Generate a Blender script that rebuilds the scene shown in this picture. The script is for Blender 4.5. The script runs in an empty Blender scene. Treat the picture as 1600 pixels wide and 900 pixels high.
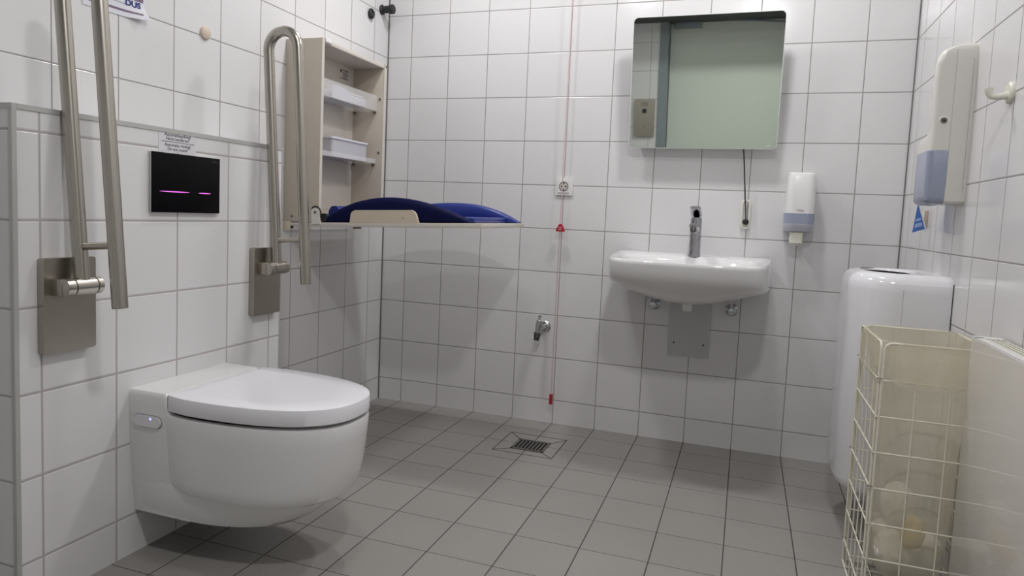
import bpy, bmesh, math, random
from mathutils import Vector, Matrix
random.seed(7)
S = bpy.context.scene
COL = S.collection
PI = math.pi

# ------------------------------------------------------------------ materials
def new_mat(name):
    m = bpy.data.materials.new(name); m.use_nodes = True
    nt = m.node_tree
    return m, nt, nt.nodes['Principled BSDF']

def simple(name, col, rough=0.5, metal=0.0, spec=None, emis=None, estr=0, alpha=None, trans=None, coat=None, bump=None, var=0.0):
    m, nt, b = new_mat(name)
    b.inputs['Base Color'].default_value = (*col, 1)
    b.inputs['Roughness'].default_value = rough
    b.inputs['Metallic'].default_value = metal
    if spec is not None: b.inputs['Specular IOR Level'].default_value = spec
    if emis: b.inputs['Emission Color'].default_value = (*emis, 1); b.inputs['Emission Strength'].default_value = estr
    if alpha is not None: b.inputs['Alpha'].default_value = alpha
    if trans is not None: b.inputs['Transmission Weight'].default_value = trans
    if coat is not None: b.inputs['Coat Weight'].default_value = coat; b.inputs['Coat Roughness'].default_value = 0.05
    tc = nt.nodes.new('ShaderNodeTexCoord')
    if var:
        n = nt.nodes.new('ShaderNodeTexNoise'); n.inputs['Scale'].default_value = 18
        nt.links.new(tc.outputs['Object'], n.inputs['Vector'])
        mr = nt.nodes.new('ShaderNodeMapRange'); mr.inputs[3].default_value = 1-var; mr.inputs[4].default_value = 1+var
        nt.links.new(n.outputs['Fac'], mr.inputs[0])
        mx = nt.nodes.new('ShaderNodeVectorMath'); mx.operation = 'SCALE'; mx.inputs[0].default_value = col
        nt.links.new(mr.outputs[0], mx.inputs['Scale']); nt.links.new(mx.outputs[0], b.inputs['Base Color'])
    if bump:
        sc, st, dist = bump
        n = nt.nodes.new('ShaderNodeTexNoise'); n.inputs['Scale'].default_value = sc; n.inputs['Detail'].default_value = 4
        nt.links.new(tc.outputs['Object'], n.inputs['Vector'])
        bp = nt.nodes.new('ShaderNodeBump'); bp.inputs['Strength'].default_value = st; bp.inputs['Distance'].default_value = dist
        nt.links.new(n.outputs['Fac'], bp.inputs['Height']); nt.links.new(bp.outputs[0], b.inputs['Normal'])
    return m

def tile(name, axes, offs, base, grout, rough, jw=(0.0035, 0.0035), size=0.2, spec=0.5, speckle=0.0, var=0.02, bevel=0.002, wave=0.0):
    m, nt, b = new_mat(name)
    L = nt.links.new
    def M(op, a, bb=None, c=None):
        n = nt.nodes.new('ShaderNodeMath'); n.operation = op
        for i, v in enumerate((a, bb, c)):
            if v is None: continue
            if isinstance(v, (int, float)): n.inputs[i].default_value = v
            else: L(v, n.inputs[i])
        return n.outputs[0]
    g = nt.nodes.new('ShaderNodeNewGeometry'); sx = nt.nodes.new('ShaderNodeSeparateXYZ'); L(g.outputs['Position'], sx.inputs[0])
    J = []; C = []; H = []
    for ax, off, w in zip(axes, offs, jw):
        u = M('DIVIDE', M('SUBTRACT', sx.outputs['XYZ'.index(ax)], off), size)
        f = M('FRACT', u); C.append(M('FLOOR', u))
        d = M('MULTIPLY', M('SUBTRACT', 0.5, M('ABSOLUTE', M('SUBTRACT', f, 0.5))), size)
        mr = nt.nodes.new('ShaderNodeMapRange'); mr.inputs[1].default_value = w/2-0.0004; mr.inputs[2].default_value = w/2+0.0004
        L(d, mr.inputs[0]); J.append(mr.outputs[0])
        mh = nt.nodes.new('ShaderNodeMapRange'); mh.interpolation_type = 'SMOOTHERSTEP'
        mh.inputs[1].default_value = w/2-0.0005; mh.inputs[2].default_value = w/2+bevel
        L(d, mh.inputs[0]); H.append(mh.outputs[0])
    fac = M('MINIMUM', *J); hgt = M('MINIMUM', *H)
    cb = nt.nodes.new('ShaderNodeCombineXYZ'); L(C[0], cb.inputs[0]); L(C[1], cb.inputs[1])
    wn = nt.nodes.new('ShaderNodeTexWhiteNoise'); L(cb.outputs[0], wn.inputs['Vector'])
    val = M('MULTIPLY_ADD', wn.outputs['Value'], 2*var, 1-var)
    if speckle:
        no = nt.nodes.new('ShaderNodeTexNoise'); no.inputs['Scale'].default_value = 260; no.inputs['Detail'].default_value = 3
        L(g.outputs['Position'], no.inputs['Vector'])
        no2 = nt.nodes.new('ShaderNodeTexNoise'); no2.inputs['Scale'].default_value = 3.0; no2.inputs['Detail'].default_value = 3
        L(g.outputs['Position'], no2.inputs['Vector'])
        val = M('MULTIPLY', val, M('MULTIPLY_ADD', no.outputs['Fac'], 2*speckle, 1-speckle))
        val = M('MULTIPLY', val, M('MULTIPLY_ADD', no2.outputs['Fac'], 0.16, 0.92))
    sc = nt.nodes.new('ShaderNodeVectorMath'); sc.operation = 'SCALE'; sc.inputs[0].default_value = base; L(val, sc.inputs['Scale'])
    mix = nt.nodes.new('ShaderNodeMix'); mix.data_type = 'RGBA'
    mix.inputs['A'].default_value = (*grout, 1); L(sc.outputs[0], mix.inputs['B']); L(fac, mix.inputs['Factor'])
    L(mix.outputs['Result'], b.inputs['Base Color'])
    L(M('MULTIPLY_ADD', fac, rough-0.8, 0.8), b.inputs['Roughness'])
    b.inputs['Specular IOR Level'].default_value = spec
    bp = nt.nodes.new('ShaderNodeBump'); bp.inputs['Strength'].default_value = 0.6; bp.inputs['Distance'].default_value = 0.0012
    if wave:
        nw = nt.nodes.new('ShaderNodeTexNoise'); nw.inputs['Scale'].default_value = 14; nw.inputs['Detail'].default_value = 1
        L(g.outputs['Position'], nw.inputs['Vector'])
        hgt = M('ADD', hgt, M('MULTIPLY', nw.outputs['Fac'], wave))
    L(hgt, bp.inputs['Height']); L(bp.outputs[0], b.inputs['Normal'])
    return m

WT = (0.70, 0.692, 0.695); GR = (0.31, 0.29, 0.28)
V0, H0, G0, W0 = 0.1284, 0.1098, -0.1321, -0.1335
M = {}
M['t_back'] = tile('white glazed wall tile back', 'XZ', (V0, H0), WT, GR, 0.16, wave=0.25)
M['t_left'] = tile('white glazed wall tile left', 'YZ', (W0, H0), WT, GR, 0.16, wave=0.25)
M['t_right'] = tile('white glazed wall tile right', 'YZ', (-0.113, H0), WT, GR, 0.14, wave=0.25)
M['t_inst'] = tile('white glazed wall tile ledge', 'YZ', (-0.115, H0), WT, (0.42, 0.39, 0.385), 0.16, wave=0.25, jw=(0.0048, 0.0048), bevel=0.003)
M['t_inst_end'] = tile('white glazed wall tile ledge end', 'XZ', (0.22, H0), WT, GR, 0.16, wave=0.25)
M['t_rear'] = tile('white glazed wall tile rear', 'XZ', (0.803, 0.04), WT, GR, 0.2, size=0.25)
M['t_floor'] = tile('grey floor tile', 'XY', (V0, G0), (0.295, 0.282, 0.264), (0.075, 0.066, 0.06), 0.42, jw=(0.0036, 0.0026), speckle=0.10, var=0.03, bevel=0.0012, spec=0.4)
M['silicone'] = simple('grey silicone joint', (0.16, 0.155, 0.15), 0.6)
M['ceil'] = simple('matt white ceiling', (0.72, 0.72, 0.70), 0.9, bump=(60, 0.1, 0.002))
M['shade_slab'] = simple('dark grey added shade slab', (0.055, 0.06, 0.058), 0.7)  # for the slab added to darken the top of the reflected door
M['trim'] = simple('brushed aluminium edge profile', (0.50, 0.495, 0.48), 0.45, 0.35, bump=(90, 0.05, 0.001))
M['steel'] = simple('brushed stainless steel', (0.45, 0.425, 0.375), 0.27, 1.0, bump=(140, 0.05, 0.0006))
M['steel_dark'] = simple('stainless steel wall plate', (0.40, 0.37, 0.32), 0.34, 1.0, bump=(35, 0.12, 0.001), var=0.05)
M['chrome'] = simple('polished chrome', (0.52, 0.52, 0.55), 0.06, 1.0)
M['ceramic'] = simple('white glazed ceramic', (0.745, 0.74, 0.74), 0.08, coat=0.4)
M['lid'] = simple('white duroplast lid', (0.80, 0.80, 0.83), 0.16, coat=0.2)
M['gap'] = simple('black gap shade and seam', (0.012, 0.012, 0.012), 0.8, spec=0.1)  # near-black for shade under the lid, also seams, joints and bin inside
M['button'] = simple('light grey plastic button', (0.72, 0.72, 0.73), 0.25)
M['led'] = simple('blue indicator light', (0.3, 0.35, 1), 0.4, emis=(0.25, 0.25, 1.0), estr=2.0)
M['blackglass'] = simple('black glass', (0.002, 0.002, 0.003), 0.35, spec=0.1)
M['magenta'] = simple('magenta light bar', (0.5, 0.1, 0.5), 0.4, emis=(0.85, 0.16, 0.80), estr=0.75)
M['paper'] = simple('white paper', (0.68, 0.68, 0.73), 0.6)
M['lilac'] = simple('purple printed band', (0.17, 0.12, 0.19), 0.6)
M['navy'] = simple('navy print', (0.015, 0.03, 0.22), 0.6)
M['redprint'] = simple('pale red print', (0.62, 0.38, 0.42), 0.6)
M['ink'] = simple('dark grey print', (0.07, 0.07, 0.09), 0.6)
M['greyink'] = simple('grey print', (0.30, 0.30, 0.32), 0.6)
M['dimink'] = simple('faint grey print', (0.05, 0.05, 0.055), 0.5)
M['sticker'] = simple('translucent label film', (0.66, 0.65, 0.68), 0.3)
M['beige_pl'] = simple('beige plastic', (0.62, 0.52, 0.42), 0.5)
M['rubber'] = simple('black rubber', (0.012, 0.012, 0.013), 0.45)
M['board'] = simple('beige laminated board', (0.55, 0.495, 0.415), 0.45, var=0.04)
M['board_pale'] = simple('pale laminated board', (0.62, 0.575, 0.52), 0.45, var=0.03)
M['wood'] = simple('pale varnished birch', (0.62, 0.54, 0.43), 0.4, var=0.06)
M['screw'] = simple('dull metal screw', (0.22, 0.19, 0.16), 0.4, 0.8)
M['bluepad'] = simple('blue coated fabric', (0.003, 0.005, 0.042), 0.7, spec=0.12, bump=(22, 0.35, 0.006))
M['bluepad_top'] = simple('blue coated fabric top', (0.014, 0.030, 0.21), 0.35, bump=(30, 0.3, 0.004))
M['acrylic'] = simple('frosted clear acrylic', (0.82, 0.82, 0.82), 0.18, alpha=0.28)
M['plastic'] = simple('white plastic', (0.76, 0.755, 0.74), 0.25)
M['plastic_w'] = simple('warm white plastic', (0.70, 0.685, 0.64), 0.28)
M['cream'] = simple('cream white plastic', (0.74, 0.73, 0.64), 0.35)
M['bluegrey'] = simple('translucent blue grey plastic', (0.30, 0.33, 0.43), 0.22, bump=(200, 0.05, 0.0005))
M['bluegrey_l'] = simple('pale translucent blue grey plastic', (0.45, 0.46, 0.52), 0.22)
M['frost'] = simple('frosted grey plastic', (0.50, 0.50, 0.53), 0.3)
M['socket_hole'] = simple('socket contact black', (0.02, 0.02, 0.02), 0.6)
M['socket_in'] = simple('shaded white insert', (0.5, 0.49, 0.46), 0.4)
M['red'] = simple('red plastic', (0.42, 0.01, 0.025), 0.35)
M['cord'] = simple('red and white cord', (0.64, 0.42, 0.43), 0.6)
M['greyplate'] = simple('grey plastic plate', (0.50, 0.51, 0.51), 0.3)
M['tapchrome'] = simple('worn chrome', (0.55, 0.55, 0.55), 0.18, 1.0)
M['tapdark'] = simple('dark worn metal', (0.13, 0.13, 0.12), 0.35, 0.9)
M['blackcord'] = simple('black cord', (0.01, 0.01, 0.01), 0.5)
M['drainmetal'] = simple('dull drain steel', (0.25, 0.24, 0.22), 0.4, 0.9)
M['hole'] = simple('near-black recess shade', (0.004, 0.004, 0.004), 0.9)  # colour stands for the unlit depth behind grate and slats
M['enamel'] = simple('white enamelled steel', (0.76, 0.76, 0.78), 0.12, coat=0.3)
M['wire'] = simple('cream coated wire', (0.74, 0.71, 0.60), 0.35)
M['radiator'] = simple('white lacquered steel', (0.66, 0.635, 0.605), 0.09, spec=0.8, coat=0.5)
M['rad_top'] = simple('white radiator cover', (0.70, 0.69, 0.66), 0.35)
M['rad_slat'] = simple('ivory radiator slats', (0.62, 0.60, 0.50), 0.4)
M['leaf'] = simple('blue printed card', (0.07, 0.18, 0.52), 0.5)
M['leafw'] = simple('white card', (0.8, 0.82, 0.86), 0.5)
M['leaftext'] = simple('pale blue print', (0.35, 0.47, 0.75), 0.5)
M['tissue'] = simple('crumpled white paper', (0.78, 0.76, 0.72), 0.8)
M['tissue_y'] = simple('yellowish crumpled paper', (0.55, 0.42, 0.12), 0.8)
M['door'] = simple('grey green door leaf', (0.60, 0.64, 0.58), 0.4)
M['doorframe'] = simple('blue grey steel frame', (0.22, 0.26, 0.28), 0.4)
M['lamp'] = simple('lamp diffuser', (0.9, 0.9, 0.9), 0.4, emis=(1, 0.98, 0.96), estr=6)
# bag film
def film(tf):
    m, nt, b = new_mat('cream plastic film'); L = nt.links.new
    b.inputs['Base Color'].default_value = (0.80, 0.77, 0.67, 1); b.inputs['Roughness'].default_value = 0.25
    tl = nt.nodes.new('ShaderNodeBsdfTranslucent'); tl.inputs['Color'].default_value = (0.82, 0.79, 0.70, 1)
    tr = nt.nodes.new('ShaderNodeBsdfTransparent'); tr.inputs['Color'].default_value = (0.98, 0.96, 0.90, 1)
    m1 = nt.nodes.new('ShaderNodeMixShader'); m1.inputs[0].default_value = 0.45
    m2 = nt.nodes.new('ShaderNodeMixShader'); m2.inputs[0].default_value = tf
    out = nt.nodes['Material Output']
    L(b.outputs[0], m1.inputs[1]); L(tl.outputs[0], m1.inputs[2]); L(m1.outputs[0], m2.inputs[1]); L(tr.outputs[0], m2.inputs[2]); L(m2.outputs[0], out.inputs[0])
    g = nt.nodes.new('ShaderNodeTexCoord'); n = nt.nodes.new('ShaderNodeTexNoise'); n.inputs['Scale'].default_value = 9; n.inputs['Detail'].default_value = 5; n.inputs['Distortion'].default_value = 1.2
    mp = nt.nodes.new('ShaderNodeMapping'); mp.inputs['Scale'].default_value = (2.2, 2.2, 0.7)
    L(g.outputs['Object'], mp.inputs[0]); L(mp.outputs[0], n.inputs['Vector'])
    bp = nt.nodes.new('ShaderNodeBump'); bp.inputs['Strength'].default_value = 0.6; bp.inputs['Distance'].default_value = 0.012
    L(n.outputs['Fac'], bp.inputs['Height']); L(bp.outputs[0], b.inputs['Normal'])
    return m
M['film'] = film(0.40); M['film_thin'] = film(0.58)
def mirror_mat():
    m, nt, b = new_mat('silvered mirror glass')
    b.inputs['Base Color'].default_value = (0.82, 0.87, 0.81, 1); b.inputs['Metallic'].default_value = 1; b.inputs['Roughness'].default_value = 0.015
    return m
M['mirror'] = mirror_mat()
M['glassedge'] = simple('green glass edge', (0.70, 0.74, 0.70), 0.2)

# ------------------------------------------------------------------ mesh helpers (world coordinates)
def link(o): COL.objects.link(o); return o
def thing(name, label, cat, loc, group=None):
    o = bpy.data.objects.new(name, None); link(o); o.location = loc; o.empty_display_size = 0.05
    o['label'] = label; o['category'] = cat; o['wl'] = loc
    if group: o['group'] = group
    return o
def wloc(p):
    l = Vector((0, 0, 0))
    while p: l += Vector(p.location); p = p.parent
    return l
def obj(name, bm, mat, parent=None, label=None, smooth=35, bev=None, at=None):
    off = wloc(parent) if parent else Vector((0, 0, 0))
    me = bpy.data.meshes.new(name)
    base = Vector(at) if at is not None else off
    bmesh.ops.translate(bm, verts=bm.verts, vec=-base)
    bmesh.ops.recalc_face_normals(bm, faces=bm.faces)
    bm.to_mesh(me); bm.free()
    mats = mat if isinstance(mat, (list, tuple)) else [mat]
    for k in mats: me.materials.append(M[k])
    if smooth:
        for p in me.polygons: p.use_smooth = True
        me.set_sharp_from_angle(angle=math.radians(smooth))
    o = bpy.data.objects.new(name, me); link(o)
    if parent: o.parent = parent
    o.location = base - off
    if label: o['label'] = label
    return o
def tag(o, label, cat, group=None):
    o['label'] = label; o['category'] = cat
    if group: o['group'] = group
    return o
def struct(name, bm, mat, smooth=0):
    o = obj(name, bm, mat, smooth=smooth); o['kind'] = 'structure'; return o
def B(): return bmesh.new()
def box(bm, a, b, bev=0.0, seg=2, mi=0, mtx=None):
    t = bmesh.new()
    bmesh.ops.create_cube(t, size=1)
    a = Vector(a); b = Vector(b)
    for v in t.verts:
        v.co = Vector(((a[i] if v.co[i] < 0 else b[i]) for i in range(3)))
    if bev: bmesh.ops.bevel(t, geom=t.edges[:], offset=bev, segments=seg, profile=0.5, affect='EDGES')
    if mtx: bmesh.ops.transform(t, matrix=mtx, verts=t.verts)
    merge(bm, t, mi); return bm
def merge(bm, t, mi=0):
    mp = [bm.verts.new(v.co) for v in t.verts]
    t.verts.index_update()
    for f in t.faces:
        try:
            nf = bm.faces.new([mp[v.index] for v in f.verts]); nf.material_index = mi
        except ValueError: pass
    t.free()
def frame_of(d):
    d = Vector(d).normalized()
    u = d.cross(Vector((0, 0, 1)))
    if u.length < 1e-4: u = d.cross(Vector((0, 1, 0)))
    u.normalize(); return u, d.cross(u).normalized()
def tube(bm, pts, r, seg=16, closed=False, caps=True, mi=0):
    pts = [Vector(p) for p in pts]; n = len(pts)
    rr = r if isinstance(r, (list, tuple)) else [r]*n
    tans = []
    for i in range(n):
        if closed: t = pts[(i+1) % n]-pts[i-1]
        else: t = pts[min(i+1, n-1)]-pts[max(i-1, 0)]
        tans.append(t.normalized())
    u, v = frame_of(tans[0]); rings = []
    for i in range(n):
        if i:
            ax = tans[i-1].cross(tans[i])
            if ax.length > 1e-7:
                R = Matrix.Rotation(tans[i-1].angle(tans[i]), 3, ax.normalized()); u = R @ u; v = R @ v
        rings.append([bm.verts.new(pts[i]+rr[i]*(math.cos(a)*u+math.sin(a)*v)) for a in [2*PI*k/seg for k in range(seg)]])
    for i in range(n if closed else n-1):
        a, b = rings[i], rings[(i+1) % n]
        for k in range(seg):
            bm.faces.new((a[k], a[(k+1) % seg], b[(k+1) % seg], b[k])).material_index = mi
    if caps and not closed:
        for rg in (rings[0][::-1], rings[-1]):
            bm.faces.new(rg).material_index = mi
    return bm
def lathe(bm, base, axis, prof, seg=32, mi=0):
    """prof: list of (distance along axis, radius)"""
    base = Vector(base); axis = Vector(axis).normalized(); u, v = frame_of(axis); rings = []
    for (h, r) in prof:
        r = max(r, 1e-5)
        rings.append([bm.verts.new(base+axis*h+r*(math.cos(2*PI*k/seg)*u+math.sin(2*PI*k/seg)*v)) for k in range(seg)])
    for a, b in zip(rings, rings[1:]):
        for k in range(seg): bm.faces.new((a[k], a[(k+1) % seg], b[(k+1) % seg], b[k])).material_index = mi
    bm.faces.new(rings[0][::-1]).material_index = mi; bm.faces.new(rings[-1]).material_index = mi
    return bm
def loft(bm, rings, cap0=True, cap1=True, mi=0, mis=None):
    R = [[bm.verts.new(p) for p in r] for r in rings]; n = len(R[0])
    for i, (a, b) in enumerate(zip(R, R[1:])):
        for k in range(n):
            f = bm.faces.new((a[k], a[(k+1) % n], b[(k+1) % n], b[k])); f.material_index = mis[i] if mis else mi
    if cap0: bm.faces.new(R[0][::-1]).material_index = mi
    if cap1: bm.faces.new(R[-1]).material_index = mi
    return bm
def prism(bm, poly, vec, mi=0):
    """extrude a planar polygon (list of 3d points) by vec"""
    vec = Vector(vec)
    return loft(bm, [[Vector(p) for p in poly], [Vector(p)+vec for p in poly]], mi=mi)
def rrect(w, h, r, n=6, cx=0, cy=0):
    out = []
    for (sx, sy, a0) in ((1, 1, 0), (-1, 1, PI/2), (-1, -1, PI), (1, -1, 1.5*PI)):
        for k in range(n+1):
            a = a0+k*PI/2/n
            out.append((cx+sx*(w/2-r)+r*math.cos(a), cy+sy*(h/2-r)+r*math.sin(a)))
    return out
def bevel_all(bm, off, seg=2, ang=40):
    es = [e for e in bm.edges if len(e.link_faces) == 2 and e.calc_face_angle(0) > math.radians(ang)]
    bmesh.ops.bevel(bm, geom=es, offset=off, segments=seg, profile=0.5, affect='EDGES')
    return bm
def text(name, body, size, mtx, mat, parent, align='CENTER', ext=0.0003, bold=0.0, sx=1.0, spacing=1.0):
    c = bpy.data.curves.new(name, 'FONT'); c.body = body; c.size = size; c.extrude = ext; c.offset = bold
    c.align_x = align; c.align_y = 'CENTER'; c.space_line = spacing
    t = bpy.data.objects.new(name, c); link(t)
    dg = bpy.context.evaluated_depsgraph_get(); dg.update()
    me = bpy.data.meshes.new_from_object(t.evaluated_get(dg))
    bpy.data.objects.remove(t); bpy.data.curves.remove(c)
    bm = bmesh.new(); bm.from_mesh(me); bpy.data.meshes.remove(me)
    bmesh.ops.transform(bm, matrix=mtx @ Matrix.Diagonal((sx, 1, 1, 1)), verts=bm.verts)
    return obj(name, bm, mat, parent, smooth=0)
def onX(x, y, z, s=1):   # text on a plane facing +x (s=1) or -x (s=-1)
    return Matrix(((0, 0, s, x), (s, 0, 0, y), (0, 1, 0, z), (0, 0, 0, 1)))
def onY(x, y, z):        # text facing -y
    return Matrix(((1, 0, 0, x), (0, 0, -1, y), (0, 1, 0, z), (0, 0, 0, 1)))

XR = 2.305; YB = -3.62; ZC = 2.52
# ------------------------------------------------------------------ setting
struct('floor', box(B(), (-0.1, YB-0.5, -0.1), (XR+0.1, 0.1, 0)), 't_floor')
struct('ceiling', box(B(), (-0.1, YB-0.5, ZC), (XR+0.1, 0.1, ZC+0.1)), 'ceil')
struct('ceiling', box(B(), (-0.05, YB-0.12, 2.205), (XR+0.05, -3.00, ZC+0.05)), 'shade_slab')  # added slab, keeps lamp light off the upper part of the door
struct('wall_back', box(B(), (-0.1, 0, 0), (XR+0.1, 0.1, ZC)), 't_back')
struct('wall_left', box(B(), (-0.1, YB-0.4, 0), (0, 0, ZC)), 't_left')
struct('wall_right', box(B(), (XR, YB-0.4, 0), (XR+0.1, 0, ZC)), 't_right')
YP0, YP1, XP, ZP = -1.976, -1.056, 0.2, 1.165
bm = B(); box(bm, (0, YP0, 0), (XP, YP1, ZP))
for f in bm.faces: f.material_index = 1 if abs(f.normal.y) > 0.5 else 0
struct('wall_left_ledge', bm, ['t_inst', 't_inst_end'])
# aluminium edge profiles of the ledge
bm = B(); box(bm, (XP-0.012, YP0+0.009, ZP-0.0105), (XP+0.0022, YP1, ZP+0.0012))
struct('trim_1', bm, 'trim')
struct('trim_2', box(B(), (XP-0.009, YP0-0.0018, 0), (XP+0.0018, YP0+0.009, ZP+0.0012)), 'trim')
struct('trim_3', box(B(), (0, YP0-0.0018, ZP-0.010), (XP-0.009, YP0+0.009, ZP+0.0012)), 'trim')
struct('trim_4', box(B(), (XP-0.006, YP1-0.005, 0), (XP+0.0012, YP1+0.0015, ZP)), 'trim')
struct('trim_5', box(B(), (0, -0.005, 0), (0.005, 0, ZC)), 'silicone')
struct('trim_6', box(B(), (XR-0.004, -0.004, 0), (XR, 0, ZC)), 'silicone')
# rear end of the room with the doorway (seen in the mirror)
DX0, DX1, DZ = 0.955, 2.16, 2.36
bm = B(); box(bm, (-0.1, YB-0.1, 0), (DX0-0.07, YB, ZC)); box(bm, (DX1+0.07, YB-0.1, 0), (XR+0.1, YB, ZC)); box(bm, (DX0-0.07, YB-0.1, DZ+0.07), (DX1+0.07, YB, ZC))
struct('wall_rear', bm, 't_rear')
bm = B(); box(bm, (DX0-0.075, YB-0.12, 0), (DX0, YB+0.012, DZ)); box(bm, (DX1, YB-0.12, 0), (DX1+0.075, YB+0.012, DZ)); box(bm, (DX0-0.075, YB-0.12, DZ), (DX1+0.075, YB+0.012, DZ+0.075))
struct('door_1_frame', bm, 'doorframe').name = 'trim_7'
d = struct('door_1', box(B(), (DX0+0.004, YB-0.16, 0.006), (DX1-0.004, YB-0.12, DZ+0.05), 0.002), 'door')
bm = B(); tube(bm, [(2.08, YB-0.121, 1.05), (2.08, YB-0.07, 1.05), (1.96, YB-0.07, 1.05)], 0.010, 12); lathe(bm, (2.08, YB-0.12, 1.05), (0, 1, 0), [(0, 0.025), (0.008, 0.025)])
obj('door_handle', bm, 'steel', d)

# ------------------------------------------------------------------ wall-hung shower toilet
T = thing('wall_hung_toilet', 'white wall-hung shower toilet with closed lid, mounted on the low tiled ledge wall', 'toilet', (XP, -1.497, 0.118))
YC = -1.494
def D(x0, xs, tip, hw, hw0, n=2.15, N=26, z=0, back=4):
    """half-stadium outline: back edge at x0, sides widen to hw at xs, rounded nose at tip"""
    pts = []
    for k in range(back): pts.append(Vector((x0+(xs-x0)*k/back, YC-(hw0+(hw-hw0)*math.sin(PI/2*k/back)), z)))
    for k in range(2*N+1):
        a = -PI/2+PI*k/(2*N)
        c, s = math.cos(a), math.sin(a)
        pts.append(Vector((xs+(tip-xs)*abs(c)**(2/n), YC+hw*math.copysign(abs(s)**(2/n), s), z)))
    for k in range(back)[::-1]: pts.append(Vector((x0+(xs-x0)*k/back, YC+(hw0+(hw-hw0)*math.sin(PI/2*k/back)), z)))
    return pts
# rear housing
def RH(z, hw, x1, r=0.03):
    pts = [Vector((XP, YC-hw, z))]
    for k in range(7): a = -PI/2+k*PI/12; pts.append(Vector((x1-r+r*math.cos(a), YC-hw+r+r*math.sin(a), z)))
    for k in range(7): a = k*PI/12; pts.append(Vector((x1-r+r*math.cos(a), YC+hw-r+r*math.sin(a), z)))
    pts.append(Vector((XP, YC+hw, z))); return pts
bm = B(); loft(bm, [RH(0.118, 0.160, 0.40), RH(0.122, 0.164, 0.41), RH(0.20, 0.172, 0.42), RH(0.30, 0.179, 0.42, 0.02), RH(0.395, 0.183, 0.42, 0.02), RH(0.405, 0.183, 0.35, 0.01), RH(0.425, 0.183, 0.330, 0.006), RH(0.448, 0.183, 0.328, 0.006), RH(0.456, 0.181, 0.326, 0.006), RH(0.461, 0.177, 0.322, 0.006)])
obj('rear_housing', bm, 'ceramic', T)
bm = B(); loft(bm, [D(0.21, 0.36, 0.600, 0.155, 0.155, z=0.118), D(0.21, 0.36, 0.640, 0.163, 0.16, z=0.122), D(0.21, 0.37, 0.668, 0.168, 0.165, z=0.14), D(0.21, 0.38, 0.70, 0.172, 0.168, z=0.168), D(0.21, 0.40, 0.725, 0.176, 0.172, z=0.205), D(0.21, 0.40, 0.72, 0.17, 0.17, z=0.24)])
obj('lower_bowl', bm, 'ceramic', T)
bm = B(); loft(bm, [D(0.32, 0.44, 0.715, 0.166, 0.155, 2.5, z=0.199), D(0.32, 0.44, 0.745, 0.180, 0.165, 2.5, z=0.2005), D(0.315, 0.43, 0.760, 0.185, 0.166, 2.5, z=0.209), D(0.31, 0.42, 0.772, 0.1885, 0.168, 2.5, z=0.235), D(0.305, 0.42, 0.783, 0.1925, 0.171, 2.5, z=0.29), D(0.30, 0.42, 0.791, 0.1955, 0.174, 2.5, z=0.36), D(0.30, 0.42, 0.794, 0.197, 0.176, 2.5, z=0.403), D(0.30, 0.42, 0.792, 0.196, 0.175, 2.5, z=0.408), D(0.30, 0.42, 0.786, 0.190, 0.172, 2.5, z=0.4095)])
obj('bowl', bm, 'ceramic', T)
bm = B(); loft(bm, [D(0.332, 0.42, 0.770, 0.183, 0.17, z=0.409), D(0.332, 0.42, 0.770, 0.183, 0.17, z=0.421)])
obj('lid_gap_shade', bm, 'gap', T, label='dark gap under the lid')  # near-black filler, shade of the lid gap put into its colour
bm = B(); loft(bm, [D(0.336, 0.42, 0.786, 0.190, 0.178, 2.5, z=0.4190), D(0.336, 0.42, 0.793, 0.1960, 0.183, 2.5, z=0.4195), D(0.336, 0.42, 0.795, 0.1975, 0.1845, 2.5, z=0.422), D(0.336, 0.42, 0.795, 0.1975, 0.1845, 2.5, z=0.4585), D(0.336, 0.42, 0.7935, 0.1965, 0.1835, 2.5, z=0.4612), D(0.337, 0.42, 0.790, 0.194, 0.181, 2.5, z=0.4625), D(0.34, 0.42, 0.70, 0.14, 0.14, 2.5, z=0.4632), D(0.36, 0.42, 0.55, 0.06, 0.06, 2.5, z=0.4636)])
obj('lid', bm, 'lid', T)
bt = obj('control_button', prism(B(), [(x, YC-0.1785, z) for x, z in rrect(0.090, 0.030, 0.0149, 8, 0.267, 0.383)], (0, -0.009, 0)), 'button', T, label='light grey oval side button')
obj('button_rim', tube(B(), [(x, YC-0.1832, z) for x, z in rrect(0.092, 0.032, 0.0158, 8, 0.267, 0.383)], 0.0016, 6, closed=True), 'greyink', bt)
obj('button_light', lathe(B(), (0.279, YC-0.1874, 0.391), (0, -1, 0), [(0, 0.0035), (0.0005, 0.0035)], 12), 'led', bt, label='small blue light')
obj('lid_hinge_line', box(B(), (0.3275, YC-0.178, 0.445), (0.3365, YC+0.178, 0.4565)), 'gap', T)

# ------------------------------------------------------------------ flush plate with its label
P = thing('flush_plate', 'black glass touchless flush plate with two magenta light bars above the toilet', 'flush plate', (XP, -1.49, 0.934))
obj('plate_body', box(B(), (XP, -1.615, 0.934), (XP+0.009, -1.365, 1.098), 0.001), 'trim', P)
gl = obj('glass_front', box(B(), (XP+0.009, -1.615, 0.934), (XP+0.012, -1.365, 1.098), 0.0008), 'blackglass', P)
for (y0, y1) in ((-1.590, -1.484), (-1.450, -1.402)):
    pts = []
    ym = (y0+y1)/2; h = (y1-y0)/2
    for k in range(24): a = 2*PI*k/24; pts.append((XP+0.0121, ym+h*math.cos(a), 0.992+0.0015*math.sin(a)))
    obj('light_bar', prism(B(), pts, (0.0006, 0, 0)), 'magenta', P, label='glowing magenta bar')
text('lettering', 'GEBERIT', 0.007, onX(XP+0.0122, -1.385, 1.086), 'dimink', P)
LB = thing('instruction_label', 'small pale sticker with printed rinsing instructions, just above the black flush plate', 'sticker', (XP, -1.516, 1.104))
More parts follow.
